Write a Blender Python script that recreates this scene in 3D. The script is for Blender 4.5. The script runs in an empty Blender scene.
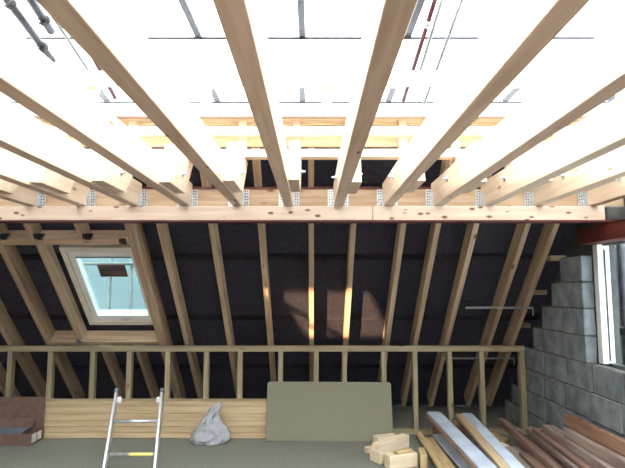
import bpy, bmesh, math, random
from mathutils import Vector, Matrix, noise
random.seed(7)
S = bpy.context.scene
COL = S.collection

# ------------------------------------------------------------------ camera
F = 523.0
th = math.atan(55 / F)
ya = math.atan(0.5 / F * math.cos(th))
fw = Vector((-math.sin(ya) * math.cos(th), math.cos(ya) * math.cos(th), math.sin(th)))
rt = Vector((math.cos(ya), math.sin(ya), 0))
up = rt.cross(fw)
cd = bpy.data.cameras.new('camera')
cam = bpy.data.objects.new('camera', cd)
COL.objects.link(cam)
cd.sensor_fit = 'HORIZONTAL'
cd.sensor_width = 36
cd.lens = F * 36 / 625
cd.clip_start = 0.02
R = Matrix((rt, up, -fw)).transposed()
cam.matrix_world = Matrix.Translation((-0.064, 0, 1.514)) @ R.to_4x4()
S.camera = cam

# ------------------------------------------------------------------ world, sun, exposure
w = bpy.data.worlds.new('overcast_sky')
S.world = w
w.use_nodes = True
bg = w.node_tree.nodes['Background']
bg.inputs[0].default_value = (0.93, 0.97, 1.0, 1)
bg.inputs[1].default_value = 5.0
ld = bpy.data.lights.new('low_sun', 'SUN')
ld.energy = 12.0
ld.color = (1.0, 0.62, 0.36)
ld.angle = math.radians(0.6)
lo = bpy.data.objects.new('low_sun', ld)
COL.objects.link(lo)
SUN_AZ, SUN_EL = math.radians(28), math.radians(5)
sd = Vector((math.sin(SUN_AZ) * math.cos(SUN_EL), math.cos(SUN_AZ) * math.cos(SUN_EL), -math.sin(SUN_EL)))
lo.rotation_euler = sd.to_track_quat('-Z', 'Y').to_euler()
lo.location = (-5, -6, 4)
S.view_settings.view_transform = 'Standard'
S.view_settings.look = 'None'
S.view_settings.gamma = 1
S.view_settings.use_curve_mapping = False
S.view_settings.exposure = 1.25
S.cycles.max_bounces = 12
S.cycles.diffuse_bounces = 6
S.cycles.transmission_bounces = 8
S.cycles.transparent_max_bounces = 12

# ------------------------------------------------------------------ materials
def lin(c):
    return tuple(((v / 255) / 12.92 if v / 255 <= 0.04045 else ((v / 255 + 0.055) / 1.055) ** 2.4) for v in c) + (1,)

def base(name, rough=0.7, metal=0.0):
    m = bpy.data.materials.new(name)
    m.use_nodes = True
    nt = m.node_tree
    b = nt.nodes['Principled BSDF']
    b.inputs['Roughness'].default_value = rough
    b.inputs['Metallic'].default_value = metal
    return m, nt, b

def ramp(nt, stops):
    r = nt.nodes.new('ShaderNodeValToRGB')
    e = r.color_ramp.elements
    while len(e) < len(stops):
        e.new(0.5)
    for k, (p, c) in enumerate(stops):
        e[k].position = p
        e[k].color = c
    return r

def coords(nt, scale):
    tc = nt.nodes.new('ShaderNodeTexCoord')
    oi = nt.nodes.new('ShaderNodeObjectInfo')
    mu = nt.nodes.new('ShaderNodeMath'); mu.operation = 'MULTIPLY'; mu.inputs[1].default_value = 37.0
    nt.links.new(oi.outputs['Random'], mu.inputs[0])
    ad = nt.nodes.new('ShaderNodeVectorMath'); ad.operation = 'ADD'
    nt.links.new(tc.outputs['Object'], ad.inputs[0])
    nt.links.new(mu.outputs[0], ad.inputs[1])
    mp = nt.nodes.new('ShaderNodeMapping')
    mp.inputs['Scale'].default_value = scale
    nt.links.new(ad.outputs[0], mp.inputs[0])
    return mp, oi

def wood(name, light, dark, knot, knots=True, rough=0.62, vary=0.12, kscale=(2.6, 8, 8), kr0=0.05, kr1=0.12):
    """sawn softwood, the grain runs along local X"""
    m, nt, b = base(name, rough)
    L = nt.links
    mp, oi = coords(nt, (1.1, 16, 16))
    n = nt.nodes.new('ShaderNodeTexNoise'); n.inputs['Scale'].default_value = 1.6; n.inputs['Detail'].default_value = 5
    n.inputs['Distortion'].default_value = 0.5
    L.new(mp.outputs[0], n.inputs['Vector'])
    r = ramp(nt, [(0.32, lin(dark)), (0.62, lin(light))])
    L.new(n.outputs[0], r.inputs[0])
    col = r.outputs[0]
    if knots:
        mp2, _ = coords(nt, kscale)
        v = nt.nodes.new('ShaderNodeTexVoronoi'); v.inputs['Scale'].default_value = 1.0
        L.new(mp2.outputs[0], v.inputs['Vector'])
        kr = ramp(nt, [(kr0, (1, 1, 1, 1)), (kr1, (0, 0, 0, 1))])
        L.new(v.outputs['Distance'], kr.inputs[0])
        mx = nt.nodes.new('ShaderNodeMix'); mx.data_type = 'RGBA'
        L.new(kr.outputs[0], mx.inputs[0]); L.new(col, mx.inputs[6]); mx.inputs[7].default_value = lin(knot)
        col = mx.outputs[2]
    hs = nt.nodes.new('ShaderNodeHueSaturation')
    mr = nt.nodes.new('ShaderNodeMapRange')
    mr.inputs[3].default_value = 1 - vary; mr.inputs[4].default_value = 1 + vary
    L.new(oi.outputs['Random'], mr.inputs[0]); L.new(mr.outputs[0], hs.inputs['Value'])
    L.new(col, hs.inputs['Color'])
    L.new(hs.outputs[0], b.inputs['Base Color'])
    bp = nt.nodes.new('ShaderNodeBump'); bp.inputs['Strength'].default_value = 0.15; bp.inputs['Distance'].default_value = 0.004
    L.new(n.outputs[0], bp.inputs['Height']); L.new(bp.outputs[0], b.inputs['Normal'])
    return m

def speckle(name, c1, c2, scale, rough=0.8, metal=0.0, bump=0.2, detail=6, lo_=0.35, hi=0.65, scl=(1, 1, 1)):
    m, nt, b = base(name, rough, metal)
    mp, oi = coords(nt, scl)
    n = nt.nodes.new('ShaderNodeTexNoise'); n.inputs['Scale'].default_value = scale; n.inputs['Detail'].default_value = detail
    nt.links.new(mp.outputs[0], n.inputs['Vector'])
    r = ramp(nt, [(lo_, lin(c1)), (hi, lin(c2))])
    nt.links.new(n.outputs[0], r.inputs[0])
    nt.links.new(r.outputs[0], b.inputs['Base Color'])
    if bump:
        bp = nt.nodes.new('ShaderNodeBump'); bp.inputs['Strength'].default_value = bump; bp.inputs['Distance'].default_value = 0.006
        nt.links.new(n.outputs[0], bp.inputs['Height']); nt.links.new(bp.outputs[0], b.inputs['Normal'])
    return m

def sheeting(name, col, fac=0.85):
    m = bpy.data.materials.new(name)
    m.use_nodes = True
    nt = m.node_tree
    nt.nodes.clear()
    out = nt.nodes.new('ShaderNodeOutputMaterial')
    tr = nt.nodes.new('ShaderNodeBsdfTranslucent')
    df = nt.nodes.new('ShaderNodeBsdfDiffuse')
    mx = nt.nodes.new('ShaderNodeMixShader'); mx.inputs[0].default_value = 1 - fac
    mp, oi = coords(nt, (1, 1, 1))
    n = nt.nodes.new('ShaderNodeTexNoise'); n.inputs['Scale'].default_value = 2.2; n.inputs['Detail'].default_value = 5
    nt.links.new(mp.outputs[0], n.inputs['Vector'])
    r = ramp(nt, [(0.3, tuple(c * 0.86 for c in col[:3]) + (1,)), (0.7, col)])
    nt.links.new(n.outputs[0], r.inputs[0])
    nt.links.new(r.outputs[0], tr.inputs[0]); nt.links.new(r.outputs[0], df.inputs[0])
    nt.links.new(tr.outputs[0], mx.inputs[1]); nt.links.new(df.outputs[0], mx.inputs[2])
    nt.links.new(mx.outputs[0], out.inputs[0])
    return m

def glass(name, tint):
    m = bpy.data.materials.new(name)
    m.use_nodes = True
    nt = m.node_tree
    nt.nodes.clear()
    out = nt.nodes.new('ShaderNodeOutputMaterial')
    t = nt.nodes.new('ShaderNodeBsdfTransparent'); t.inputs[0].default_value = tint
    g = nt.nodes.new('ShaderNodeBsdfGlossy'); g.inputs['Roughness'].default_value = 0.03
    lw = nt.nodes.new('ShaderNodeLayerWeight'); lw.inputs[0].default_value = 0.25
    fr = nt.nodes.new('ShaderNodeMath'); fr.operation = 'MULTIPLY'; fr.inputs[1].default_value = 0.16
    nt.links.new(lw.outputs['Facing'], fr.inputs[0])
    mx = nt.nodes.new('ShaderNodeMixShader')
    nt.links.new(fr.outputs[0], mx.inputs[0]); nt.links.new(t.outputs[0], mx.inputs[1]); nt.links.new(g.outputs[0], mx.inputs[2])
    nt.links.new(mx.outputs[0], out.inputs[0])
    return m

M = {}
M['joist'] = wood('pale_joist_wood', (212, 197, 178), (194, 174, 150), (136, 104, 80))
M['beam'] = wood('pinkish_packer_wood', (232, 216, 200), (216, 196, 176), (120, 84, 64), kscale=(8, 16, 16), kr0=0.12, kr1=0.24)
M['packer'] = wood('yellow_packer_wood', (200, 178, 152), (172, 146, 118), (120, 84, 60), kscale=(4, 10, 10), kr0=0.08, kr1=0.2)
M['rafter'] = wood('rafter_wood', (194, 174, 148), (164, 140, 114), (100, 72, 52))
M['stud'] = wood('stud_wood', (156, 146, 120), (132, 120, 96), (90, 72, 54))
M['board'] = wood('planed_board_wood', (196, 176, 144), (174, 150, 118), (124, 92, 64), vary=0.07)
M['upstand'] = wood('upstand_wood', (236, 222, 202), (220, 202, 176), (160, 124, 92))
M['yellow'] = wood('yellow_board_wood', (236, 224, 196), (220, 204, 170), (160, 128, 92))
M['old'] = wood('old_brown_timber', (146, 120, 108), (110, 88, 78), (70, 52, 46), rough=0.8)
M['oldgrey'] = wood('old_grey_timber', (172, 158, 150), (132, 116, 108), (84, 68, 62), rough=0.8)
M['oldorange'] = wood('old_orange_timber', (168, 136, 112), (134, 102, 82), (84, 62, 50), rough=0.8)
M['offcut'] = wood('offcut_wood', (226, 212, 186), (206, 188, 158), (150, 112, 80), vary=0.08)
M['tan'] = wood('tan_strip_wood', (196, 174, 132), (166, 140, 100), (110, 80, 52))
M['bluewhite'] = speckle('bluish_white_primer', (168, 180, 198), (192, 204, 220), 5, 0.45, bump=0.03)
M['red'] = speckle('red_oxide_primer', (78, 28, 26), (98, 38, 34), 9, 0.6, bump=0.1)
M['felt'] = speckle('black_roofing_felt', (44, 43, 51), (58, 57, 66), 30, 0.85, bump=0.5)
M['floor'] = speckle('green_grey_chipboard', (108, 113, 104), (124, 127, 117), 45, 0.75, bump=0.1, detail=8)
M['sheetboard'] = speckle('green_chipboard_sheet', (112, 112, 94), (123, 122, 104), 60, 0.75, bump=0.05, detail=8)
M['block'] = speckle('grey_concrete_block', (100, 112, 120), (134, 144, 152), 7, 0.95, bump=0.6, detail=10)
M['mortar'] = speckle('grey_mortar', (66, 67, 68), (92, 92, 90), 20, 0.95, bump=0.6)
M['galv'] = speckle('galvanised_steel', (176, 184, 192), (224, 230, 236), 60, 0.35, 0.75, bump=0.1)
M['darkgalv'] = speckle('dull_dark_steel', (44, 44, 46), (74, 74, 76), 40, 0.5, 0.6, bump=0.1)
M['alu'] = speckle('aluminium', (196, 200, 206), (222, 226, 230), 20, 0.32, 0.7, bump=0.02)
M['tube'] = speckle('grey_scaffold_tube', (58, 60, 66), (78, 80, 86), 12, 0.5, 0.3, bump=0.1)
M['paletube'] = speckle('pale_scaffold_tube', (120, 124, 124), (146, 148, 146), 12, 0.5, 0.2, bump=0.05)
M['redtube'] = speckle('red_scaffold_tube', (74, 30, 32), (92, 42, 42), 12, 0.55, 0.1, bump=0.1)
M['winwhite'] = speckle('cream_window_paint', (218, 214, 200), (230, 226, 212), 8, 0.4, bump=0.0)
M['sash'] = speckle('white_sash_paint', (232, 234, 232), (242, 244, 242), 8, 0.35, bump=0.0)
M['upvc'] = speckle('white_plastic_frame', (222, 230, 234), (236, 242, 244), 8, 0.3, bump=0.0)
M['gasket'] = speckle('dark_gasket', (50, 56, 58), (62, 68, 70), 8, 0.5, bump=0.0)
M['glass'] = glass('blue_green_glass', (0.60, 0.715, 0.725, 1))
M['glass2'] = glass('clear_glass', (0.88, 0.93, 0.94, 1))
M['card'] = speckle('brown_cardboard', (96, 76, 68), (110, 88, 78), 14, 0.85, bump=0.05)
M['paper'] = speckle('white_paper_label', (206, 206, 206), (222, 222, 220), 20, 0.7, bump=0.0)
M['greyplastic'] = speckle('blue_grey_plastic', (92, 102, 116), (112, 122, 134), 10, 0.4, bump=0.02)
M['black'] = speckle('black_plastic', (22, 22, 24), (34, 34, 36), 10, 0.5, bump=0.02)
M['yellowlabel'] = speckle('yellow_label', (232, 220, 120), (240, 230, 140), 10, 0.5, bump=0.0)
M['stickerbrown'] = speckle('dark_sticker', (58, 64, 72), (122, 92, 88), 4, 0.6, bump=0.0, scl=(1, 4, 1))
M['darkboard'] = wood('dark_low_bounce_floorboard', (128, 110, 98), (104, 88, 78), (60, 48, 40), rough=0.85)  # tone set dark to cut light bounced up to the joists
M['plaster'] = speckle('pale_bounce_plaster', (206, 204, 198), (222, 220, 214), 5, 0.9, bump=0.1)  # tone set pale to bounce light onto the rafters
M['darkrib'] = speckle('dark_grey_rib', (30, 31, 36), (44, 45, 50), 12, 0.5, 0.3, bump=0.1)
M['darkwall'] = speckle('dark_grey_masonry', (62, 64, 66), (82, 84, 84), 6, 0.95, bump=0.4)
M['sheet'] = sheeting('white_sheeting', (0.92, 0.93, 0.93, 1))
M['bluesheet'] = sheeting('bluish_sheeting', (0.17, 0.195, 0.20, 1))
M['render'] = speckle('grey_render', (120, 122, 122), (150, 150, 148), 4, 0.95, bump=0.3)

# ------------------------------------------------------------------ helpers
def tag(o, label=None, cat=None, group=None, kind=None):
    if label: o['label'] = label
    if cat: o['category'] = cat
    if group: o['group'] = group
    if kind: o['kind'] = kind
    return o

def link(name, me, mat=None, parent=None, mw=None):
    o = bpy.data.objects.new(name, me)
    COL.objects.link(o)
    if mat and me is not None and not me.materials:
        me.materials.append(mat)
    if mw is not None:
        if parent is not None:
            o.parent = parent
            q, p = Matrix(), parent
            chain = []
            while p is not None:
                chain.append(p.matrix_basis.copy()); p = p.parent
            for c in reversed(chain): q = q @ c
            o.matrix_basis = q.inverted() @ mw
        else:
            o.matrix_basis = mw
    elif parent is not None:
        o.parent = parent
    return o

def root(name, loc, label, cat, group=None):
    o = bpy.data.objects.new(name, None)
    COL.objects.link(o)
    o.empty_display_size = 0.1
    o.location = loc
    return tag(o, label, cat, group)

def to_me(bm, name, smooth=False):
    bmesh.ops.recalc_face_normals(bm, faces=bm.faces)
    me = bpy.data.meshes.new(name)
    bm.to_mesh(me); bm.free()
    if smooth:
        for p in me.polygons: p.use_smooth = True
    return me

_cache = {}
def box_me(L, W, H, mat, bev=0.003, tag_=''):
    k = (round(L, 4), round(W, 4), round(H, 4), mat.name, bev, tag_)
    if k not in _cache:
        bm = bmesh.new()
        bmesh.ops.create_cube(bm, size=1)
        for v in bm.verts: v.co = Vector((v.co.x * L, v.co.y * W, v.co.z * H))
        if bev: bmesh.ops.bevel(bm, geom=bm.edges[:], offset=min(bev, min(L, W, H) * 0.3), segments=1, affect='EDGES')
        me = to_me(bm, 'timber')
        me.materials.append(mat)
        _cache[k] = me
    return _cache[k]

def frame(p0, p1, upv=(0, 0, 1)):
    """matrix whose X runs p0->p1, Z near upv, origin at the middle"""
    a, b = Vector(p0), Vector(p1)
    x = (b - a).normalized()
    y = Vector(upv).cross(x).normalized()
    z = x.cross(y)
    m = Matrix((x, y, z)).transposed().to_4x4()
    m.translation = (a + b) / 2
    return m, (b - a).length

def bar(name, p0, p1, W, H, mat, parent=None, upv=(0, 0, 1), bev=0.003):
    """a straight timber from p0 to p1 (centre line), W across, H along upv"""
    m, L = frame(p0, p1, upv)
    return link(name, box_me(L, W, H, mat, bev), None, parent, m)

def block(name, lo3, hi3, mat, parent=None, axis=0, bev=0.003):
    """axis aligned box from corner to corner; long grain along axis"""
    lo3, hi3 = Vector(lo3), Vector(hi3)
    c = (lo3 + hi3) / 2; d = hi3 - lo3
    if axis == 0: return link(name, box_me(d.x, d.y, d.z, mat, bev), None, parent, Matrix.Translation(c))
    if axis == 1:
        return bar(name, (c.x, lo3.y, c.z), (c.x, hi3.y, c.z), d.x, d.z, mat, parent, bev=bev)
    return bar(name, (c.x, c.y, lo3.z), (c.x, c.y, hi3.z), d.x, d.y, mat, parent, upv=(0, 1, 0), bev=bev)

def tube_me(L, r, mat, n=14, hollow=True):
    k = ('tube', round(L, 4), r, mat.name, n)
    if k not in _cache:
        bm = bmesh.new()
        rings = []
        prof = [(-L / 2, r), (L / 2, r)]
        if hollow: prof = [(-L / 2 + 0.05, r * 0.85), (-L / 2, r * 0.85), (-L / 2, r), (L / 2, r), (L / 2, r * 0.85), (L / 2 - 0.05, r * 0.85)]
        for x, rr in prof:
            rings.append([bm.verts.new((x, rr * math.cos(2 * math.pi * i / n), rr * math.sin(2 * math.pi * i / n))) for i in range(n)])
        for a, b in zip(rings, rings[1:]):
            for i in range(n): bm.faces.new((a[i], a[(i + 1) % n], b[(i + 1) % n], b[i]))
        bm.faces.new(rings[0]); bm.faces.new(rings[-1][::-1])
        me = to_me(bm, 'tube')
        for p in me.polygons: p.use_smooth = len(p.vertices) == 4
        me.materials.append(mat)
        _cache[k] = me
    return _cache[k]

def tube(name, p0, p1, r, mat, parent=None, hollow=True, n=14):
    x = Vector(p1) - Vector(p0)
    upv = (0, 0, 1) if abs(x.normalized().z) < 0.9 else (0, 1, 0)
    m, L = frame(p0, p1, upv)
    return link(name, tube_me(L, r, mat, n, hollow), None, parent, m)

def prism(name, pts, x0, x1, mat, parent=None, bev=0.003):
    """polygon in the YZ plane (world) extruded from x0 to x1"""
    bm = bmesh.new()
    a = [bm.verts.new((x0, y, z)) for y, z in pts]
    b = [bm.verts.new((x1, y, z)) for y, z in pts]
    n = len(pts)
    bm.faces.new(a); bm.faces.new(b[::-1])
    for i in range(n): bm.faces.new((a[i], a[(i + 1) % n], b[(i + 1) % n], b[i]))
    bmesh.ops.recalc_face_normals(bm, faces=bm.faces)
    if bev: bmesh.ops.bevel(bm, geom=bm.edges[:], offset=bev, segments=1, affect='EDGES')
    c = Vector(((x0 + x1) / 2, sum(p[0] for p in pts) / n, sum(p[1] for p in pts) / n))
    for v in bm.verts: v.co -= c
    me = to_me(bm, name); me.materials.append(mat)
    return link(name, me, None, parent, Matrix.Translation(c))

def add_box(bm, lo3, hi3, bev=0.0):
    r = bmesh.ops.create_cube(bm, size=1)
    lo3, hi3 = Vector(lo3), Vector(hi3)
    for v in r['verts']:
        v.co = Vector((lo3.x + (v.co.x + .5) * (hi3.x - lo3.x), lo3.y + (v.co.y + .5) * (hi3.y - lo3.y), lo3.z + (v.co.z + .5) * (hi3.z - lo3.z)))
    return r['verts']

ORD = ['first', 'second', 'third', 'fourth', 'fifth', 'sixth', 'seventh', 'eighth', 'ninth', 'tenth', 'eleventh', 'twelfth',
       'thirteenth', 'fourteenth', 'fifteenth', 'sixteenth', 'seventeenth', 'eighteenth', 'nineteenth', 'twentieth']

# ------------------------------------------------------------------ floor with a stair opening where the ladder comes up
XL, XR = -4.4, 2.2
bm = bmesh.new()
HX0, HX1, HY0, HY1 = -2.25, -1.05, 2.0, 4.44
FY = 3.9
for a, b in (((XL - .1, FY, -.2), (HX0, 7.0, 0)), ((HX1, FY, -.2), (XR + .25, 7.0, 0)), ((HX0, HY1, -.2), (HX1, 7.0, 0))):
    add_box(bm, a, b)
fl = link('floor', to_me(bm, 'floor'), M['floor'])
tag(fl, 'green-grey chipboard loft floor under the tools and timber', kind='structure')
y = FY - .004
while y > -2.2:                       # unseen boards added dark where the viewer stands, to cut bounced light
    for xa, xb in ((XL - .1, HX0), (HX0, HX1), (HX1, XR)):
        if xa == HX0 and y > HY0: continue
        link('floor_board', box_me(xb - xa, .146, .03, M['darkboard'], .003), None, fl, Matrix.Translation(((xa + xb) / 2, y - .073, -.016)))
    y -= .15
lf = block('floor', (XL - .1, -2.4, -2.6), (XR + .25, 7.0, -2.5), M['render'])
bm = bmesh.new()  # unseen lower walls, added to keep sky light out from underneath
for a, b in (((XL - .2, -2.45, -2.5), (XL - .1, 7.05, -.2)), ((XR + .25, -2.45, -2.5), (XR + .35, 7.05, -.2)),
             ((XL - .1, -2.45, -2.5), (XR + .25, -2.35, -.2)), ((XL - .1, 6.95, -2.5), (XR + .25, 7.05, -.2))):
    add_box(bm, a, b)
tag(link('wall_below', to_me(bm, 'wall'), M['render']), 'unseen walls added below the loft floor to keep light out', kind='structure')
gr = block('ground', (-30, -30, -2.75), (30, 30, -2.62), M['render'])  # unseen slab, added to block sky light from below
tag(gr, 'unseen grey ground added to block light from below', kind='structure')
tag(lf, 'storey floor below the stair opening at the foot of the ladder', kind='structure')

# ------------------------------------------------------------------ right gable wall of concrete blocks, stepped under the rafters
CH = 0.225
def rake(zt): return 6.60 - zt
wr = bmesh.new()
OY0, OY1, OZ0, OZ1 = 2.3, 4.42, 0.9, 1.905
pieces = []
for k in range(9):
    z0, z1 = k * CH, (k + 1) * CH
    ye = max(rake(z1), 4.15) + random.uniform(-.03, .03)
    spans = [(-2.2, ye)]
    if 4 <= k < 8: spans = [(-2.2, OY0), (OY1, ye)]
    if k >= 8 and k < 9: spans = [(-2.2, 2.2)]
    for a, b in spans:
        add_box(wr, (2.207, a + .006, z0), (2.293, b - .006, z1))
        y = b
        first = (k % 2 == 0)
        while y > a + .03:
            L = 0.215 if first else 0.44
            first = False
            y0 = max(a, y - L)
            if y0 - a < 0.1: y0 = a
            pieces.append((y0, y - (.01 if y < b else 0), z0 + .005, z1 - .005))
            y = y0
WR = tag(link('wall_right', to_me(wr, 'mortar'), M['mortar']), 'grey concrete block gable wall with stepped end on the right', kind='structure')
for y0, y1, z0, z1 in pieces:
    if y1 < 1.5: continue
    L = round(y1 - y0, 2)
    k = ('cb', L, random.randrange(3))
    if k not in _cache:
        bm = bmesh.new()
        add_box(bm, (-.05, -(y1 - y0) / 2, -(z1 - z0) / 2), (.05, (y1 - y0) / 2, (z1 - z0) / 2))
        for v in bm.verts: v.co += Vector((random.uniform(-.003, .003), random.uniform(-.005, .005), random.uniform(-.004, .004)))
        bmesh.ops.bevel(bm, geom=bm.edges[:], offset=.007, segments=1, affect='EDGES')
        me = to_me(bm, 'concrete_block'); me.materials.append(M['block'])
        _cache[k] = me
    m = Matrix.Translation((2.25 + random.uniform(-.006, .004), (y0 + y1) / 2, (z0 + z1) / 2)) @ Matrix.Rotation(random.uniform(-.008, .008), 4, 'Z') @ Matrix.Rotation(random.uniform(-.006, .006), 4, 'X')
    link('concrete_block', _cache[k], None, WR, m)
# outer leaf, added to stop light leaking in past the stepped end
bm = bmesh.new()
def yz_prism(bm, pts, x0, x1):
    a = [bm.verts.new((x0, y, z)) for y, z in pts]; b = [bm.verts.new((x1, y, z)) for y, z in pts]
    bm.faces.new(a); bm.faces.new(b[::-1])
    for i in range(len(pts)): bm.faces.new((a[i], a[(i + 1) % len(pts)], b[(i + 1) % len(pts)], b[i]))
yz_prism(bm, [(OY1 + .02, 0), (6.98, 0), (OY1 + .02, 2.56)], 2.42, 2.5)
yz_prism(bm, [(-2.2, 0), (OY0, 0), (OY0, 2.25), (-2.2, 2.25)], 2.42, 2.5)
add_box(bm, (2.42, OY0, 0), (2.5, OY1 + .02, .88))
add_box(bm, (2.42, OY0, 1.92), (2.5, OY1 + .02, 2.25))
tag(link('wall_outer', to_me(bm, 'outer_leaf'), M['darkwall']), 'dark outer leaf added to stop light leaking behind the stepped blocks', kind='structure')

# ------------------------------------------------------------------ unseen back and left walls shaped for the light, with the sun opening
bm = bmesh.new()
WX0, WX1, WZ0, WZ1 = -4.19, -3.15, 1.72, 2.18
BY = -1.4
add_box(bm, (XL, BY - .2, 0), (WX0, BY, 4.25)); add_box(bm, (WX1, BY - .2, 0), (5.0, BY, 4.25))
add_box(bm, (WX0, BY - .2, 0), (WX1, BY, WZ0)); add_box(bm, (WX0, BY - .2, WZ1), (WX1, BY, 4.25))
tag(link('wall_back', to_me(bm, 'wall'), M['plaster']), 'unseen wall behind the viewer, made pale to bounce light, with a small opening', kind='structure')
bm = bmesh.new()
yz_prism(bm, [(BY - .2, 0), (6.98, 0), (4.38, 2.6), (4.38, 4.25), (BY - .2, 4.25)], XL - .2, XL)
tag(link('wall_left', to_me(bm, 'wall'), M['darkwall']), 'unseen left wall, made tall and dark to dim that side of the loft', kind='structure')
brc = bar('diagonal_brace', (WX0, BY - .1, WZ0 + .36), (WX0 + .42, BY - .1, WZ0 + .02), .05, .05, M['stud'])
tag(brc, 'diagonal timber brace across the opening in the back wall', 'brace')

# ------------------------------------------------------------------ black felt on the roof slope, hung in strips (slope Y + Z = const)
u = Vector((0, -1, 1)).normalized()
nrm = Vector((0, -1, -1)).normalized()
WINX0, WINX1 = -2.485, -1.700
HZ0, HZ1 = 1.185, 1.965
def onslope(X, z, off):           # off is measured along Y+Z
    return Vector((X, 6.75 + off - z, z))
CE = bpy.data.objects.new('ceiling', None); COL.objects.link(CE)
CE.location = (0, 6.9, 0)
tag(CE, 'sloping black felt underside of the roof behind the rafters', kind='structure')
RX = [-4.20, -3.80, -3.395, -2.95, -2.6, -1.72, -1.449, -.984, -.538, -.08, .3, .753, 1.066, 1.409, 1.873, 2.133]
def felt_strip(z0, z1, off):
    xs = []
    x = XL - .15
    while x < 2.42: xs.append(x); x += 0.06
    xs += [2.42, 2.51, WINX0, WINX1]
    xs = sorted(set(round(q, 3) for q in xs))
    zs = [z0 + (z1 - z0) * i / 10 for i in range(11)]
    for e in (HZ0, HZ1):
        if z0 < e < z1: zs.append(e)
    zs.sort()
    bm = bmesh.new()
    g = {}
    for i, X in enumerate(xs):
        d = min(abs(X - q) for q in RX)
        for j, z in enumerate(zs):
            sag = -0.012 * min(1, d / .2) + 0.010 * noise.noise(Vector((X * 2.1, z * 3, off * 40)))
            hem = 0.004 if j in (0,) else 0
            g[i, j] = bm.verts.new(onslope(X, z, 0.258 + off + sag - hem))
    for i in range(len(xs) - 1):
        for j in range(len(zs) - 1):
            cx, cz = (xs[i] + xs[i + 1]) / 2, (zs[j] + zs[j + 1]) / 2
            if WINX0 < cx < WINX1 and HZ0 < cz < HZ1: continue
            bm.faces.new((g[i, j], g[i + 1, j], g[i + 1, j + 1], g[i, j + 1]))
    for v in [v for v in bm.verts if not v.link_faces]: bm.verts.remove(v)
    bmesh.ops.solidify(bm, geom=bm.faces[:], thickness=0.004)
    me = to_me(bm, 'felt', True); me.materials.append(M['felt'])
    link('felt_strip', me, None, CE, Matrix())
felt_strip(0.0, 0.62, 0.0)
felt_strip(0.56, 1.24, 0.006)
felt_strip(1.18, 1.86, 0.0)
felt_strip(1.80, 2.45, 0.006)
felt_strip(2.40, 2.86, 0.0)

# ------------------------------------------------------------------ steel beam with timber packing
sb = root('steel_beam', (0, 4.2, 2.03), 'long red-oxide steel beam spanning the loft, packed with timber', 'beam')
def profile(name, boxes, mat, parent):
    bm = bmesh.new()
    for a, b in boxes: add_box(bm, a, b)
    me = to_me(bm, name); me.materials.append(mat)
    return link(name, me, None, parent, Matrix())
BX0, BX1 = XL, 2.29
profile('bottom_plate', [((BX0, 4.03, 2.034), (BX1, 4.135, 2.046))], M['red'], sb)
profile('web', [((BX0, 4.205, 2.062), (BX1, 4.215, 2.312))], M['red'], sb)
profile('top_flange', [((BX0, 4.128, 2.312), (BX1, 4.30, 2.326))], M['red'], sb)
t1 = block('timber_packer', (XL, 4.036, 2.047), (0.398, 4.125, 2.158), M['beam'])
tag(t1, 'long pinkish timber packer facing the steel beam, left of the butt joint', 'timber')
t2 = block('timber_packer', (0.401, 4.036, 2.047), (2.21, 4.125, 2.158), M['beam'])
tag(t2, 'shorter timber packer facing the steel beam, right of the butt joint', 'timber')
t3 = block('timber_packer', (XL, 4.1355, 2.058), (2.46, 4.204, 2.310), M['packer'])
tag(t3, 'knotty timber packer inside the steel beam behind the joist ends', 'timber')
# red lintel over the gable window
rl = root('steel_lintel', (2.3, 4.0, 1.89), 'red-oxide steel lintel over the right gable window', 'lintel')
profile('bottom_flange', [((2.19, 2.1, 1.887), (2.33, 4.46, 1.899))], M['red'], rl)
profile('web', [((2.2, 2.1, 1.899), (2.212, 4.46, 2.016))], M['red'], rl)
profile('top_flange', [((2.2, 2.1, 2.008), (2.33, 4.46, 2.02))], M['red'], rl)
# bearing block at the end of the beam
pb = block('padstone', (2.215, 4.03, 2.04), (2.46, 4.12, 2.155), M['darkwall'], bev=.012)
tag(pb, 'rough grey padstone at the right end of the timber packed beam', 'stone')

# ------------------------------------------------------------------ flat roof joists, each hung on the beam, with bolted rafter stubs
JX = [2.135, 1.708, 1.316, .919, .529, .137, -.255, -.657, -1.067, -1.471, -1.884, -2.282, -2.69, -3.10, -3.51, -3.92]
JW, JZ0, JZ1 = .074, 2.163, 2.355

def bolt_me():
    if 'bolt' not in _cache:
        bm = bmesh.new()
        def disc(r, x0, x1, n):
            a = [bm.verts.new((x0, r * math.cos(2 * math.pi * i / n), r * math.sin(2 * math.pi * i / n))) for i in range(n)]
            b = [bm.verts.new((x1, v.co.y, v.co.z)) for v in a]
            bm.faces.new(a); bm.faces.new(b[::-1])
            for i in range(n): bm.faces.new((a[i], a[(i + 1) % n], b[(i + 1) % n], b[i]))
        disc(.024, 0, .004, 12); disc(.011, .004, .016, 6); disc(.0065, .016, .034, 8)
        me = to_me(bm, 'bolt'); me.materials.append(M['galv'])
        _cache['bolt'] = me
    return _cache['bolt']

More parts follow.
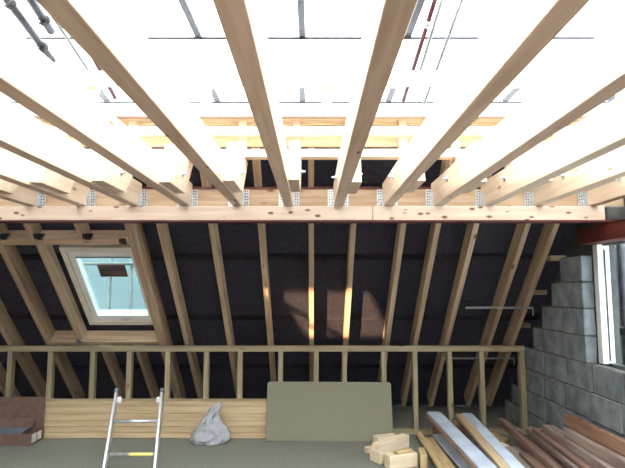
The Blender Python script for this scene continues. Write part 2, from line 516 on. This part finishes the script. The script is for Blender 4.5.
def hanger_me():
    if 'hanger' not in _cache:
        bm = bmesh.new()
        # origin at the middle of the joist bottom, on the packer face (y = 0 there, -y to the viewer)
        h = JW / 2
        add_box(bm, (-h - .002, -.07, -.002), (h + .002, 0, 0))
        for s in (-1, 1):
            x0, x1 = sorted((s * h, s * (h + .0025)))
            add_box(bm, (x0, -.07, 0), (x1, 0, .11))
            x0, x1 = sorted((s * h, s * (h + .045)))
            add_box(bm, (x0, -.004, .005), (x1, -.0015, .145))
        me = to_me(bm, 'hanger'); me.materials.append(M['galv'])
        _cache['hanger'] = me
        bm = bmesh.new()
        for s in (-1, 1):
            for r in range(6):
                for c in range(2):
                    x = s * (h + .013 + .017 * c); z = .018 + .022 * r
                    vs = bmesh.ops.create_circle(bm, cap_ends=True, radius=.0052, segments=7)['verts']
                    for v in vs: v.co = Vector((x + v.co.x, -.0055 + random.uniform(-.0006, .0006), z + v.co.y))
        me = to_me(bm, 'nail_heads'); me.materials.append(M['darkgalv'])
        _cache['nails'] = me
    return _cache['hanger'], _cache['nails']

for i, X in enumerate(JX):
    j = root('roof_joist', (X, 4.13, JZ0), f'pale sawn overhead roof joist, {ORD[i]} counted from the right block wall', 'joist', 'overhead roof joists')
    bar('board', (X, 4.130, (JZ0 + JZ1) / 2), (X, -1.395, (JZ0 + JZ1) / 2), JW, JZ1 - JZ0, M['joist'], j)
    # bolt through joist (seen on its left face) and through the stub (right face)
    yb = 3.60 + random.uniform(-.05, .05); zb = 2.285 + random.uniform(-.01, .02)
    link('bolt', bolt_me(), None, j, Matrix.Translation((X - JW / 2, yb, zb)) @ Matrix.Rotation(math.pi, 4, 'Z'))
    hg = root('joist_hanger', (X, 4.134, JZ0), f'galvanised joist hanger carrying the {ORD[i]} roof joist from the right wall', 'joist hanger', 'joist hangers on the beam')
    a, b = hanger_me()
    bt = link('bracket', a, None, hg, Matrix.Translation((X, 4.134, JZ0)))
    nh = link('nail_heads', b, None, bt, Matrix.Translation((X, 4.134, JZ0))); nh['kind'] = 'stuff'
    if i == 0: continue
    st = root('rafter_stub', (X + JW / 2 + .036, 3.5, 2.17), f'sawn-off rafter stub bolted beside the {ORD[i]} roof joist from the right wall', 'rafter', 'rafter stubs bolted to the joists')
    x0 = X + JW / 2 + .001; x1 = x0 + .068
    dy = random.uniform(-.05, .05)
    prism('stub_block', [(3.20 + dy, 2.180), (3.60 + dy, 2.180), (3.85 + dy * .3, 2.454), (3.30 + dy, 2.454)], x0, x1, M['joist'], st)
    prism('post', [(3.765, 2.456), (3.83, 2.456), (3.83, 2.758), (3.765, 2.758)], x0 + .004, x1 - .006, M['upstand'], st)
    link('bolt', bolt_me(), None, st, Matrix.Translation((x1, 3.50 + dy, 2.30)))

# ------------------------------------------------------------------ rails of the upstand above the joists
def rail(z0, z1, y0, y1, mat, label):
    r = block('timber_rail', (XL + .02, y0, z0), (3.2, y1, z1), mat)
    tag(r, label, 'rail', None)
rail(2.456, 2.513, 3.665, 3.760, M['upstand'], 'lowest white-lit rail on top of the rafter stubs above the beam')
rail(2.625, 2.690, 3.700, 3.760, M['upstand'], 'second rail up across the posts above the beam')
rail(2.760, 2.850, 3.690, 3.832, M['upstand'], 'third rail up, dark underside, across the posts above the beam')
rail(3.010, 3.110, 3.700, 3.760, M['upstand'], 'topmost rail of the timber upstand, standing against the white sheeting')
rail(2.578, 2.672, 3.836, 3.866, M['yellow'], 'lower yellow knotty board behind the upstand posts')
bt_ = block('shading_strip', (XL + .02, 3.668, 2.744), (3.2, 3.689, 2.760), M['old'])  # dark strip standing in for the shade under the third rail
tag(bt_, 'thin dark brown batten strip added below the front of the third upstand rail', 'shading')
rail(2.745, 2.81, 3.836, 3.866, M['yellow'], 'upper yellow board behind the upstand posts')
for i, X in enumerate((-4.2, -2.9, -1.75, -.9, .0, .85, 1.75, 2.6)):
    p = prism('post', [(3.765, 2.852), (3.83, 2.852), (3.83, 3.11), (3.765, 3.11)], X, X + .07, M['upstand'])
    tag(p, f'short upright block behind the topmost upstand rail, {ORD[i]} from the left', 'post', 'short posts of the upper rail')

# ------------------------------------------------------------------ rafters of the old roof slope
RDEP = .165
def rafter(X, W, label, z0=0.06, z1=2.82, mat=None):
    """underside lies on Y+Z=6.75"""
    a = onslope(X, z0, 0) - nrm * RDEP / 2
    b = onslope(X, z1, 0) - nrm * RDEP / 2
    r = bar('roof_rafter', a, b, W, RDEP - .002, mat or M['rafter'], upv=nrm)
    tag(r, label, 'rafter', 'rafters of the roof slope')
rl_ = [2.125, 1.868, 1.405, 1.062, .750, .300, -.08, -.536, -.982, -1.449]
for i, X in enumerate(rl_):
    rafter(X, .05, f'sloping roof rafter below the beam, {ORD[i]} from the right block wall', z0=.06)
rafter(-1.738, .047, 'inner half of the doubled rafter at the right of the skylight')
rafter(-1.689, .047, 'outer half of the doubled rafter at the right of the skylight')
rafter(-2.612, .05, 'short trimmer rafter at the left of the skylight', .945, 1.915)
for i, X in enumerate((-2.972, -3.395, -3.80, -4.20)):
    rafter(X, .06, f'sloping roof rafter left of the skylight, {ORD[i]} from the skylight')
for X, nme in ((-2.645, 'left'), (-2.19, 'right')):
    rafter(X, .05, f'short jack rafter above the skylight header, {nme} one of two', 1.955, 2.82)
rafter(-2.40, .05, 'short jack rafter below the skylight, left one of two', .06, .90)
rafter(-2.02, .05, 'short jack rafter below the skylight, right one of two', .06, .90)
# headers above and below the skylight
def header(zc, x0, x1, label):
    a = onslope(x0, zc, 0) - nrm * RDEP / 2; b = onslope(x1, zc, 0) - nrm * RDEP / 2
    tag(bar('trimmer', a, b, .05, RDEP, M['rafter'], upv=nrm), label, 'timber')
header(1.935, -2.944, -1.763, 'cross trimmer above the skylight')
header(.92, -2.944, -1.763, 'cross trimmer below the skylight')
for i, (X, z, lab) in enumerate(((-2.575, 1.99, 'dark steel bracket under the left jack rafter above the skylight'), (-2.13, 1.99, 'dark steel bracket under the right jack rafter above the skylight'),
             (-1.81, 1.95, 'dark steel bracket at the right end of the upper skylight trimmer'), (-2.90, 1.99, 'dark steel bracket at the left end of the upper skylight trimmer'),
             (-2.612, .945, 'small shiny bracket at the lower left corner of the skylight'))):
    mt = M['galv'] if i == 4 else M['darkgalv']
    q = root('corner_bracket', onslope(X, z, -.004), lab, 'bracket', 'brackets on the skylight trimmers')
    m = Matrix((Vector((1, 0, 0)), u, nrm)).transposed().to_4x4()
    m.translation = onslope(X, z, -.004)
    link('plate', box_me(.05, .07, .004, mt, 0), None, q, m)
    m2 = m.copy(); m2.translation = onslope(X, z, .04) + u * .02
    link('flange', box_me(.075, .004, .055, mt, 0), None, q, m2)
    m3 = m.copy(); m3.translation = onslope(X - .028, z, -.02)
    link('flange', box_me(.004, .05, .025, mt, 0), None, q, m3)

# noggins between the last rafter and the gable steps
for i, (Y, z) in enumerate(((4.72, 1.80), (5.16, 1.48), (5.60, 1.12))):
    n_ = bar('noggin', (2.152, Y + .20, z), (2.30, Y + .20, z), .09, .05, M['stud'])
    tag(n_, ('uppermost', 'middle', 'lowest')[i] + ' short noggin between the last rafter and the stepped block wall', 'noggin', 'noggins by the gable wall')

# restraint straps
def strap(p0, p1, label):
    r = root('restraint_strap', p0, label, 'strap')
    bar('strip', p0, p1, .03, .004, M['galv'], r, upv=nrm)
    e = Vector(p1)
    link('hook_end', box_me(.004, .03, .08, M['galv'], 0), None, r, Matrix.Translation(e + Vector((0, 0, -.04))))
strap((1.50, 5.415, 1.322), (2.19, 5.415, 1.322), 'thin galvanised strap across the two right rafters to the block wall')
strap((1.38, 5.98, .74), (2.19, 5.98, .74), 'thin galvanised strap behind the stud wall, right of centre')

# ------------------------------------------------------------------ low stud wall
KY0, KY1 = 5.665, 5.74
kw = root('stud_wall', (-.5, 5.7, 0), 'low timber stud wall of thin posts under the sloping rafters', 'stud wall')
block('top_rail', (XL + .02, KY0, .850), (2.19, KY1, .910), M['stud'], kw)
block('bottom_plate', (XL + .02, KY0, .001), (2.19, KY1, .048), M['stud'], kw)
for X in (-4.1, -3.7, -3.29, -2.86, -2.41, -2.02, -1.61, -1.2, -.84, -.41, -.03, .27, .69, 1.02, 1.39, 1.73, 2.163):
    block('stud', (X - .026, KY0 + .002, .048), (X + .026, KY1 - .002, .850), M['stud'], kw, axis=2)

# ------------------------------------------------------------------ skylight in the slope
zc_ = 1.522
WN = bpy.data.objects.new('window_1', None); COL.objects.link(WN)
mw = Matrix((Vector((1, 0, 0)), u, nrm)).transposed().to_4x4()
mw.translation = onslope(-2.090, zc_, .12)
WN.matrix_basis = mw
tag(WN, 'white-framed skylight set in the sloping roof on the left', kind='structure')
def ring(name, W, H, t, z0, z1, mat, tb=None):
    """rectangular ring in the window plane: four mitred members in one mesh"""
    tb = tb or t
    o = [(-W / 2, -H / 2), (W / 2, -H / 2), (W / 2, H / 2), (-W / 2, H / 2)]
    n_ = [(-W / 2 + t, -H / 2 + tb), (W / 2 - t, -H / 2 + tb), (W / 2 - t, H / 2 - t), (-W / 2 + t, H / 2 - t)]
    bm = bmesh.new()
    def v(p, z): return bm.verts.new((p[0], p[1], z))
    A = [v(p, z0) for p in o]; B = [v(p, z1) for p in o]; C = [v(p, z0) for p in n_]; D = [v(p, z1) for p in n_]
    for k in range(4):
        q = (k + 1) % 4
        bm.faces.new((A[k], A[q], B[q], B[k])); bm.faces.new((C[k], D[k], D[q], C[q]))
        bm.faces.new((B[k], B[q], D[q], D[k])); bm.faces.new((A[k], C[k], C[q], A[q]))
    bmesh.ops.recalc_face_normals(bm, faces=bm.faces)
    bmesh.ops.bevel(bm, geom=bm.edges[:], offset=.003, segments=1, affect='EDGES')
    me = to_me(bm, name); me.materials.append(mat)
    return link(name, me, None, WN, mw)
WW, WH = .78, 1.10
ring('frame', WW, WH, .052, -.09, .012, M['winwhite'])
ring('gasket', WW - .10, WH - .10, .02, -.07, -.004, M['gasket'])
ring('sash', WW - .115, WH - .115, .062, -.085, .004, M['sash'], .085)
def wbox(name, lo3, hi3, mat, parent=WN, bev=.002):
    c = (Vector(lo3) + Vector(hi3)) / 2; d = Vector(hi3) - Vector(lo3)
    return link(name, box_me(d.x, d.y, d.z, mat, bev), None, parent, mw @ Matrix.Translation(c))
gl = wbox('pane', (-.275, -.41, -.062), (.275, .45, -.05), M['glass'], bev=0)
wbox('vent_flap', (-.27, .415, -.05), (.27, .432, .008), M['gasket'])
wbox('vent_bar', (-.30, .435, -.04), (.30, .485, .012), M['sash'])
h_ = wbox('handle', (-.03, -.455, .004), (.09, -.443, .016), M['alu'])
h2 = wbox('latch', (.02, -.475, .004), (.045, -.443, .014), M['alu'], h_)
# dark label on the pane
stk = wbox('sticker', (-.118, .115, -.0495), (.160, .28, -.048), M['stickerbrown'], gl, 0)

# ------------------------------------------------------------------ gable window
W2 = bpy.data.objects.new('window_2', None); COL.objects.link(W2)
W2.location = (2.35, 3.4, .9)
tag(W2, 'white-framed window in the right block wall', kind='structure')
for nme, a, b in (('jamb', (2.30, 4.345, .905), (2.40, 4.415, 1.885)), ('jamb', (2.30, 2.31, .905), (2.40, 2.38, 1.885)),
                  ('sill_bar', (2.345, 2.38, .903), (2.40, 4.345, .915)), ('head_bar', (2.345, 2.38, 1.872), (2.40, 4.345, 1.885))):
    block(nme, a, b, M['gasket'] if 'bar' in nme else M['upvc'], W2, axis=1 if 'bar' in nme else 2)
block('bead', (2.352, 4.335, .93), (2.362, 4.345, 1.84), M['gasket'], W2, axis=2)
block('pane', (2.348, 2.38, .925), (2.353, 4.34, 1.84), M['glass2'], W2, bev=0)
for X, lab in ((-2.87, 'left of the two upright scaffold tubes seen through the skylight'), (-2.575, 'right of the two upright scaffold tubes seen through the skylight')):
    tag(tube('scaffold_tube', (X, 7.25, -2.4), (X, 7.25, 2.9), .024, M['paletube']), lab, 'scaffold tube')
tag(tube('scaffold_tube', (-4.4, 7.18, 1.86), (-1.2, 7.18, 1.86), .024, M['paletube']), 'level scaffold tube seen through the skylight', 'scaffold tube')
tag(tube('scaffold_tube', (2.66, 4.62, -2.6), (2.66, 4.62, 3.6), .038, M['tube']), 'dark upright scaffold tube just outside the right window', 'scaffold tube')
cp = block('scaffold_coupler', (2.60, 4.54, 1.10), (2.72, 4.70, 1.19), M['black'], bev=.015)
tag(cp, 'black coupler clamped on the upright tube outside the right window', 'coupler')
NB = block('wall_neighbour', (3.6, 4.9, -2.5), (3.8, 7.3, 2.6), M['darkwall'], bev=0)
tag(NB, 'grey neighbouring wall seen through the right window', kind='structure')

# ------------------------------------------------------------------ scaffold roof: white sheeting on tubes
def sheet(name, fn, nu, nv, mat, label, amp=.03):
    bm = bmesh.new()
    g = [[None] * (nv + 1) for _ in range(nu + 1)]
    for i in range(nu + 1):
        for j in range(nv + 1):
            p, nn = fn(i / nu, j / nv)
            p = Vector(p); nn = Vector(nn)
            g[i][j] = bm.verts.new(p + nn * amp * noise.fractal(p * 1.7, 1, 2, 3))
    for i in range(nu):
        for j in range(nv): bm.faces.new((g[i][j], g[i + 1][j], g[i + 1][j + 1], g[i][j + 1]))
    me = to_me(bm, name, True); me.materials.append(mat)
    o = link(name, me)
    return tag(o, label, 'sheeting')
SX0, SX1, SY0, SY1, SZ = -4.62, 5.0, -1.62, 7.45, 4.30
sheet('roof_sheeting', lambda a, b: ((SX0 + (SX1 - SX0) * a, SY0 + (SY1 - SY0) * b, SZ), (0, 0, 1)), 30, 30, M['sheet'], 'white translucent sheeting over the whole loft as a scaffold roof')
sheet('sheeting_strip', lambda a, b: ((SX0 + .1 + (SX1 - SX0 - .2) * a, 5.42 + 1.28 * b, 4.17), (0, 0, 1)), 30, 6, M['sheet'], 'white sheeting strip hung under the roof tubes beyond the upstand', .015)
sheet('wall_sheeting', lambda a, b: ((SX0 + (SX1 - SX0) * a, SY1 - .02, 2.6 + (SZ - 2.6) * b), (0, 1, 0)), 40, 10, M['sheet'], 'white upright sheeting closing the far side above the roof slope')
sheet('debris_netting', lambda a, b: ((SX0 + (SX1 - SX0) * a, SY1 + .05, -2.6 + 5.25 * b), (0, 1, 0)), 90, 50, M['bluesheet'], 'bluish sheeting on the scaffold seen through the skylight', .06)
sheet('side_sheeting', lambda a, b: ((SX1, SY0 + (SY1 - SY0) * a, -2.6 + (SZ + 2.6) * b), (1, 0, 0)), 30, 20, M['sheet'], 'white sheeting closing the scaffold on the right')
sheet('side_sheeting', lambda a, b: ((SX0 + .02, 4.4 + (SY1 - 4.4) * a, SZ * b), (1, 0, 0)), 14, 14, M['sheet'], 'white sheeting closing the scaffold on the left')
# cross tubes and roof ribs
for Y, lab in ((5.40, 'thin cross tube under the white sheeting, nearer the viewer'), (7.36, 'thin cross tube at the far edge of the white sheeting')):
    tag(tube('cross_tube', (-4.55, Y, 4.21), (4.8, Y, 4.21), .016, M['tube']), lab, 'scaffold tube')
for i, X in enumerate((-3.55, -2.42, -1.30, -.18, .96, 2.10, 3.2)):
    b_ = bar('roof_rib', (X, 3.2, 4.235), (X, 5.39, 4.235), .07, .045, M['tube'])
    tag(b_, f'grey roof rib under the near sheeting, {ORD[i]} from the left', 'roof rib', 'near ribs of the scaffold roof')
for i, X in enumerate((-3.9, -3.05, -1.45, -.215, 1.03, 2.72, 3.89)):
    b_ = bar('roof_rib', (X, 6.72, 4.235), (X, 7.34, 4.235), .085, .045, M['darkrib'])
    tag(b_, f'grey roof rib at the far edge of the sheeting, {ORD[i]} from the left', 'roof rib', 'far ribs of the scaffold roof')

def ext(p, q, a, b):
    p, q = Vector(p), Vector(q); d = q - p
    return p + d * a, p + d * b
def pole(name, p, q, r, mat, label, a=0, b=1, couplers=()):
    s, e = ext(p, q, a, b)
    ro = root(name, s, label, 'scaffold tube')
    tube('pipe', s, e, r, mat, ro)
    for t in couplers:
        c0, c1 = ext(s, e, t - .02, t + .02)
        c = tube('coupler', c0, c1, r * 1.55, M['darkgalv'] if mat is not M['redtube'] else M['galv'], ro, False, 8)
        m_, L_ = frame(c0, c1)
        link('clamp_bolt', box_me(.05, .02, .09, M['galv'], .004), None, ro, m_ @ Matrix.Translation((0, .03, 0)))
pole('scaffold_tube', (1.102, 4.75, 4.26), (1.001, 6.0, 3.716), .024, M['redtube'], 'red sloping scaffold tube under the sheeting, right of centre', -.4, 1, (.42,))
pole('scaffold_tube', (1.15, 4.8, 4.19), (1.125, 5.6, 3.915), .018, M['paletube'], 'pale scaffold tube close beside the red one, right of centre', -.6, 1.3)
pole('scaffold_tube', (1.361, 4.75, 4.26), (1.249, 6.0, 3.69), .018, M['paletube'], 'pale sloping scaffold tube standing clear to the right of the red tube', -.4, 1)
pole('scaffold_tube', (-2.474, 5.2, 4.14), (-2.429, 6.0, 3.80), .026, M['redtube'], 'red sloping scaffold tube under the sheeting on the left', -.8, 1.05)
pole('scaffold_tube', (-2.64, 5.1, 4.155), (-2.565, 6.0, 3.84), .018, M['paletube'], 'pale scaffold tube left of the left red one', -.6, 1.05)
pole('scaffold_tube', (-2.994, 4.8, 4.26), (-2.914, 5.5, 3.996), .040, M['tube'], 'thick grey scaffold tube with couplers at the top left', -.5, 1, (.33, .82))
pole('scaffold_tube', (-2.79, 4.8, 4.29), (-2.79, 5.2, 4.18), .042, M['tube'], 'short grey scaffold tube right of the thick one at the top left', -.8, 1, (.78,))
pole('scaffold_tube', (-3.65, 5.4, 3.90), (-3.557, 5.75, 3.728), .026, M['tube'], 'grey tube end at the far left under the sheeting', -1.5, 1)
pole('scaffold_tube', (-2.70, 5.85, 3.975), (-2.63, 6.05, 3.847), .026, M['tube'], 'short grey tube end left of the left red tube', -.3, 1)

# ------------------------------------------------------------------ stack of planed boards on the floor against the stud wall
rows = [(.001, .058), (.058, .116), (.116, .174), (.174, .250), (.250, .318), (.318, .368)]
names = ['bottom', 'second', 'third', 'fourth', 'fifth', 'top']
for k, (a, b) in enumerate(rows):
    dx = random.uniform(-.012, .012); dy = random.uniform(-.006, .004)
    o = block('planed_board', (-3.05 + dx, 5.515 + dy, a + .0015), (.62 + dx, 5.66 + dy * .2, b - .0015), M['board'], bev=.004)
    tag(o, f'{names[k]} planed board counted upwards in the pale stack against the stud wall' if k not in (0, 5) else f'{names[k]} planed board of the pale stack against the stud wall', 'board', 'boards stacked by the stud wall')

# ------------------------------------------------------------------ chipboard sheet leaning on the stack
def rounded_sheet(W, H, T, r=.03):
    bm = bmesh.new()
    pts = [(-W / 2, 0), (W / 2, 0)]
    for cx, cy, a0 in ((W / 2 - r, H - r, 0), (-W / 2 + r, H - r, 90)):
        for k in range(6):
            a = math.radians(a0 + 18 * k); pts.append((cx + r * math.cos(a), cy + r * math.sin(a)))
    f_ = [bm.verts.new((x, 0, z)) for x, z in pts]; b_ = [bm.verts.new((x, T, z)) for x, z in pts]
    bm.faces.new(f_); bm.faces.new(b_[::-1])
    for i in range(len(pts)): bm.faces.new((f_[i], f_[(i + 1) % len(pts)], b_[(i + 1) % len(pts)], b_[i]))
    bmesh.ops.recalc_face_normals(bm, faces=bm.faces)
    bmesh.ops.bevel(bm, geom=bm.edges[:], offset=.002, segments=1, affect='EDGES')
    return to_me(bm, 'sheet')
cb = link('chipboard_sheet', rounded_sheet(1.275, .575, .018), M['sheetboard'], None,
          Matrix.Translation((.10, 5.40, .001)) @ Matrix.Rotation(-math.radians(13.5), 4, 'X') @ Matrix.Rotation(math.radians(.3), 4, 'Y'))
tag(cb, 'green-grey chipboard sheet leaning on the pale board stack', 'board')

# ------------------------------------------------------------------ white plastic bag
def bag():
    bm = bmesh.new()
    nz, na = 26, 48
    rings = []
    H = .40
    for k in range(nz + 1):
        t = k / nz
        z = H * t
        # outline measured from the photo: broad, flat bottomed, tapering to a peak on the right
        left = -.215 + .27 * t ** 1.15
        right = .225 - .10 * t ** .9 + .03 * math.sin(t * 7)
        if t > .9: left += (t - .9) * .5
        if t < .12: left += .05 * (1 - t / .12) ** 2; right -= .05 * (1 - t / .12) ** 2
        cx = (left + right) / 2; rx = max(.008, (right - left) / 2); ry = max(.008, .13 * (1 - t) ** .55 * (1 if t > .1 else (.8 + 2 * t)))
        ring_ = []
        for i in range(na):
            a = 2 * math.pi * i / na
            p = Vector((cx + rx * math.cos(a), ry * math.sin(a), z))
            d = Vector((math.cos(a), math.sin(a), 0))
            q = Vector((math.cos(a) * 1.4, math.sin(a) * 1.4, z * 7))
            cr = abs(noise.noise(q * 2.0)) * .075 + abs(noise.noise(q * 3.6 + Vector((3, 1, 2)))) * .02
            p -= d * cr * (.4 + .6 * min(1, rx / .1))
            if 0 < k < nz: p.z += .02 * noise.noise(q * 3 + Vector((9, 9, 9)))
            p.z = max(p.z, 0.002)
            ring_.append(bm.verts.new(p))
        rings.append(ring_)
    for a, b in zip(rings, rings[1:]):
        for i in range(na): bm.faces.new((a[i], a[(i + 1) % na], b[(i + 1) % na], b[i]))
    bm.faces.new(rings[0][::-1]); bm.faces.new(rings[-1])
    return to_me(bm, 'bag', True)
mb, nt, b = base('translucent_plastic', .28)
b.inputs['Base Color'].default_value = lin((196, 202, 212))
b.inputs['Transmission Weight'].default_value = .4
b.inputs['IOR'].default_value = 1.3
mp, _ = coords(nt, (1, 1, 1))
n = nt.nodes.new('ShaderNodeTexNoise'); n.inputs['Scale'].default_value = 16; n.inputs['Detail'].default_value = 4; n.inputs['Distortion'].default_value = 1.2
nt.links.new(mp.outputs[0], n.inputs['Vector'])
bp = nt.nodes.new('ShaderNodeBump'); bp.inputs['Strength'].default_value = .35; bp.inputs['Distance'].default_value = .02
nt.links.new(n.outputs[0], bp.inputs['Height']); nt.links.new(bp.outputs[0], b.inputs['Normal'])
bg_ = link('plastic_bag', bag(), mb, None, Matrix.Translation((-1.10, 5.35, .0)))
tag(bg_, 'crumpled white plastic bag standing on the floor before the board stack', 'bag')

# ------------------------------------------------------------------ open cardboard box with label, holding a grey plastic sheet
bx = root('cardboard_box', (-3.3, 5.38, 0), 'open brown cardboard box with raised lid at the left end', 'box')
def tray(lo3, hi3, t):
    bm = bmesh.new()
    x0, y0, z0 = lo3; x1, y1, z1 = hi3
    add_box(bm, lo3, (x1, y1, z0 + t))
    add_box(bm, (x0, y0, z0 + t), (x1, y0 + t, z1)); add_box(bm, (x0, y1 - t, z0 + t), (x1, y1, z1))
    add_box(bm, (x0, y0 + t, z0 + t), (x0 + t, y1 - t, z1)); add_box(bm, (x1 - t, y0 + t, z0 + t), (x1, y1 - t, z1))
    return to_me(bm, 'tray')
m_ = Matrix.Translation((-2.80, 5.25, .002)) @ Matrix.Rotation(0, 4, 'Z')
bt = link('base', tray((-.90, 0, 0), (0, .235, .112), .007), M['card'], bx, m_)
link('lid', box_me(.90, .007, .31, M['card'], .002), None, bx, Matrix.Translation((-3.25, 5.490, .262)) @ Matrix.Rotation(-.02, 4, 'X'))
lb = link('label', box_me(.002, .085, .08, M['paper'], 0), None, bx, m_ @ Matrix.Translation((.0012, .055, .062)))
lb['label'] = 'white paper label on the box end'
lb = link('label', box_me(.002, .075, .075, M['paper'], 0), None, bx, m_ @ Matrix.Translation((.0012, .155, .062)))
link('side_flap', box_me(.40, .09, .006, M['card'], .002), None, bx, m_ @ Matrix.Translation((-.29, .205, .165)) @ Matrix.Rotation(1.25, 4, 'X'))
gp = link('plastic_sheet', box_me(.44, .15, .010, M['greyplastic'], .003), None, None, Matrix.Translation((-3.12, 5.335, .125)) @ Matrix.Rotation(.10, 4, 'X'))
tag(gp, 'blue-grey flat plastic sheet lying in the open cardboard box', 'plastic sheet')


# ------------------------------------------------------------------ aluminium ladder coming up through the stair opening
TL, TR = Vector((-1.852, 4.90, .595)), Vector((-1.438, 4.90, .596))
dirv = (Vector((-1.778, 4.45, .052)) - TL); dirv.x = .085; dirv.normalize()
foot = (.595 + 2.44) / -dirv.z
ldr = root('ladder', TL + dirv * foot, 'aluminium ladder rising from the stair opening at lower left', 'ladder')
perp = dirv.cross(Vector((1, 0, 0))).normalized()
for nme, T in (('left', TL), ('right', TR)):
    r_ = bar('rail', T, T + dirv * foot, .026, .062, M['alu'], ldr, upv=perp, bev=.006)
    s = -1 if nme == 'right' else 1
    cap = bar('end_cap', T - dirv * .006, T + dirv * .04, .03, .066, M['greyplastic'], ldr, upv=perp, bev=.004)
    q = T + dirv * .10 + Vector((s * .026, 0, 0)) - perp * 0.01
    bar('hook', q - dirv * .03, q + dirv * .03, .045, .05, M['paper'], ldr, upv=perp, bev=.008)
k = 0
d_ = .30
while d_ < foot - .1:
    a, b = TL + dirv * d_, TR + dirv * d_
    rg = tube('rung', a + Vector((.01, 0, 0)), b - Vector((.01, 0, 0)), .0145, M['alu'], ldr, False, 12)
    if k == 1:
        tube('sticker', a + Vector((.19, 0, 0)), b - Vector((.03, 0, 0)), .0156, M['yellowlabel'], rg, False, 12)['label'] = 'yellow warning sticker'
    d_ += .292; k += 1

# ------------------------------------------------------------------ pile of pale offcuts
OFF = [  # centre, dims, yaw, roll(x tilt), label
    ((.64, 5.27, .050), (.22, .10, .098), 22, 0, 'rearmost pale offcut block of the small pile'),
    ((.47, 5.06, .026), (.10, .06, .050), 20, 0, 'small pale offcut at the left edge of the small pile'),
    ((.66, 5.03, .066), (.46, .085, .130), 44, 0, 'long pale offcut slanting across the middle of the pile'),
    ((.69, 4.66, .058), (.27, .10, .114), 20, 0, 'front pinkish offcut block of the small pile'),
    ((.875, 4.66, .065), (.22, .055, .128), 84, 0, 'offcut standing on edge at the right of the small pile'),
    ((.71, 4.67, .130), (.17, .06, .026), 34, -4, 'thin tan wedge lying on the front offcut block'),
    ((.50, 4.78, .050), (.15, .05, .095), -58, 0, 'short pale offcut at the front left of the small pile'),
]
for c, d, yw, rl2, lab in OFF:
    tag(link('timber_offcut', box_me(*d, M['offcut'] if 'tan' not in lab else M['tan'], .004), None, None,
             Matrix.Translation(c) @ Matrix.Rotation(math.radians(yw), 4, 'Z') @ Matrix.Rotation(math.radians(rl2), 4, 'X')), lab, 'offcut', 'offcuts in the small pile')

# ------------------------------------------------------------------ planks and old timbers on the floor at the right
def plank(name, p0, p1, W, H, mat, label, cat='plank', group=None, roll=0):
    m, L = frame(p0, p1)
    return tag(link(name, box_me(L, W, H, mat, .004), None, None, m @ Matrix.Rotation(math.radians(roll), 4, 'X')), label, cat, group)
plank('timber_bearer', (1.16, 5.53, .086), (1.27, 5.53, .086), .06, .168, M['old'], 'short bearer under the far end of the middle bluish board', 'timber')
plank('timber_bearer', (1.37, 5.53, .096), (1.60, 5.53, .096), .07, .190, M['old'], 'short bearer under the far end of the right bluish board', 'timber')
plank('timber_strip', (1.02, 5.57, .045), (.975, 4.0, .045), .055, .03, M['tan'], 'narrow tan timber strip at the left edge of the planks')
plank('timber_strip', (1.092, 5.38, .033), (1.055, 4.0, .033), .09, .03, M['tan'], 'wider tan strip beside the narrow one, left of the bluish boards')
plank('primed_board', (1.20, 5.46, .05), (1.215, 3.95, .05), .13, .022, M['bluewhite'], 'bluish-white board lying lowest, next to the tan strips')
plank('primed_board', (1.20, 5.64, .228), (1.245, 4.03, .180), .14, .02, M['bluewhite'], 'bluish-white board in the middle, over a brown plank')
plank('brown_plank', (1.185, 5.63, .200), (1.232, 4.03, .152), .14, .034, M['old'], 'brown plank directly under the middle bluish board')
plank('tan_plank', (1.449, 5.59, .212), (1.360, 4.02, .185), .074, .034, M['board'], 'yellowish plank along the left of the rightmost bluish board')
plank('primed_board', (1.542, 5.62, .212), (1.452, 4.02, .185), .104, .034, M['bluewhite'], 'bluish-white board at the right, beside the yellowish plank')
plank('timber_bearer', (1.30, 4.15, .065), (1.62, 4.15, .065), .09, .128, M['old'], 'bearer under the near ends of the bluish boards', 'timber')
plank('timber_beam', (1.862, 5.50, .165), (1.845, 4.2, .085), .05, .085, M['old'], 'long reddish-brown timber between the bluish boards and the wall pile', 'timber', None, 6)
plank('plywood_offcut', (1.66, 5.44, .016), (1.86, 5.50, .016), .24, .026, M['tan'], 'pale plywood offcut flat on the floor beside the reddish timber', 'offcut')
plank('plywood_offcut', (1.66, 5.20, .016), (1.80, 5.22, .016), .14, .03, M['yellow'], 'smaller yellowish offcut just nearer than the plywood piece', 'offcut')
plank('brown_plank', (1.74, 5.08, .035), (1.76, 3.95, .035), .18, .03, M['oldgrey'], 'flat brown-grey plank left of the reddish timber')
plank('brown_plank', (1.80, 4.80, .067), (1.75, 4.0, .067), .09, .03, M['old'], 'narrow brown plank on top of the flat brown-grey one')
plank('old_timber', (1.98, 5.3, .032), (1.97, 3.9, .032), .11, .06, M['old'], 'lowest dark timber at the left foot of the wall pile', 'timber')
plank('old_timber', (2.12, 5.35, .042), (2.12, 3.9, .042), .10, .08, M['oldgrey'], 'lowest grey timber against the wall under the pile', 'timber')
plank('old_timber', (2.10, 5.42, .116), (1.985, 4.1, .116), .075, .05, M['oldgrey'], 'grey-topped timber just above the lowest one in the wall pile', 'timber', None, 3)
plank('old_timber', (2.09, 5.20, .168), (2.03, 4.1, .166), .10, .04, M['old'], 'brown plank in the middle of the wall pile', 'timber', None, 4)
plank('old_timber', (2.125, 5.04, .225), (2.075, 3.85, .223), .10, .066, M['oldgrey'], 'long grey-topped timber third from the top of the wall pile', 'timber')
plank('old_timber', (2.125, 4.62, .300), (2.13, 3.7, .299), .105, .078, M['oldgrey'], 'grey-brown timber second from the top of the wall pile', 'timber')
plank('old_timber', (2.130, 4.66, .398), (2.155, 3.6, .392), .06, .095, M['oldorange'], 'orange-brown timber topmost of the pile against the block wall', 'timber')
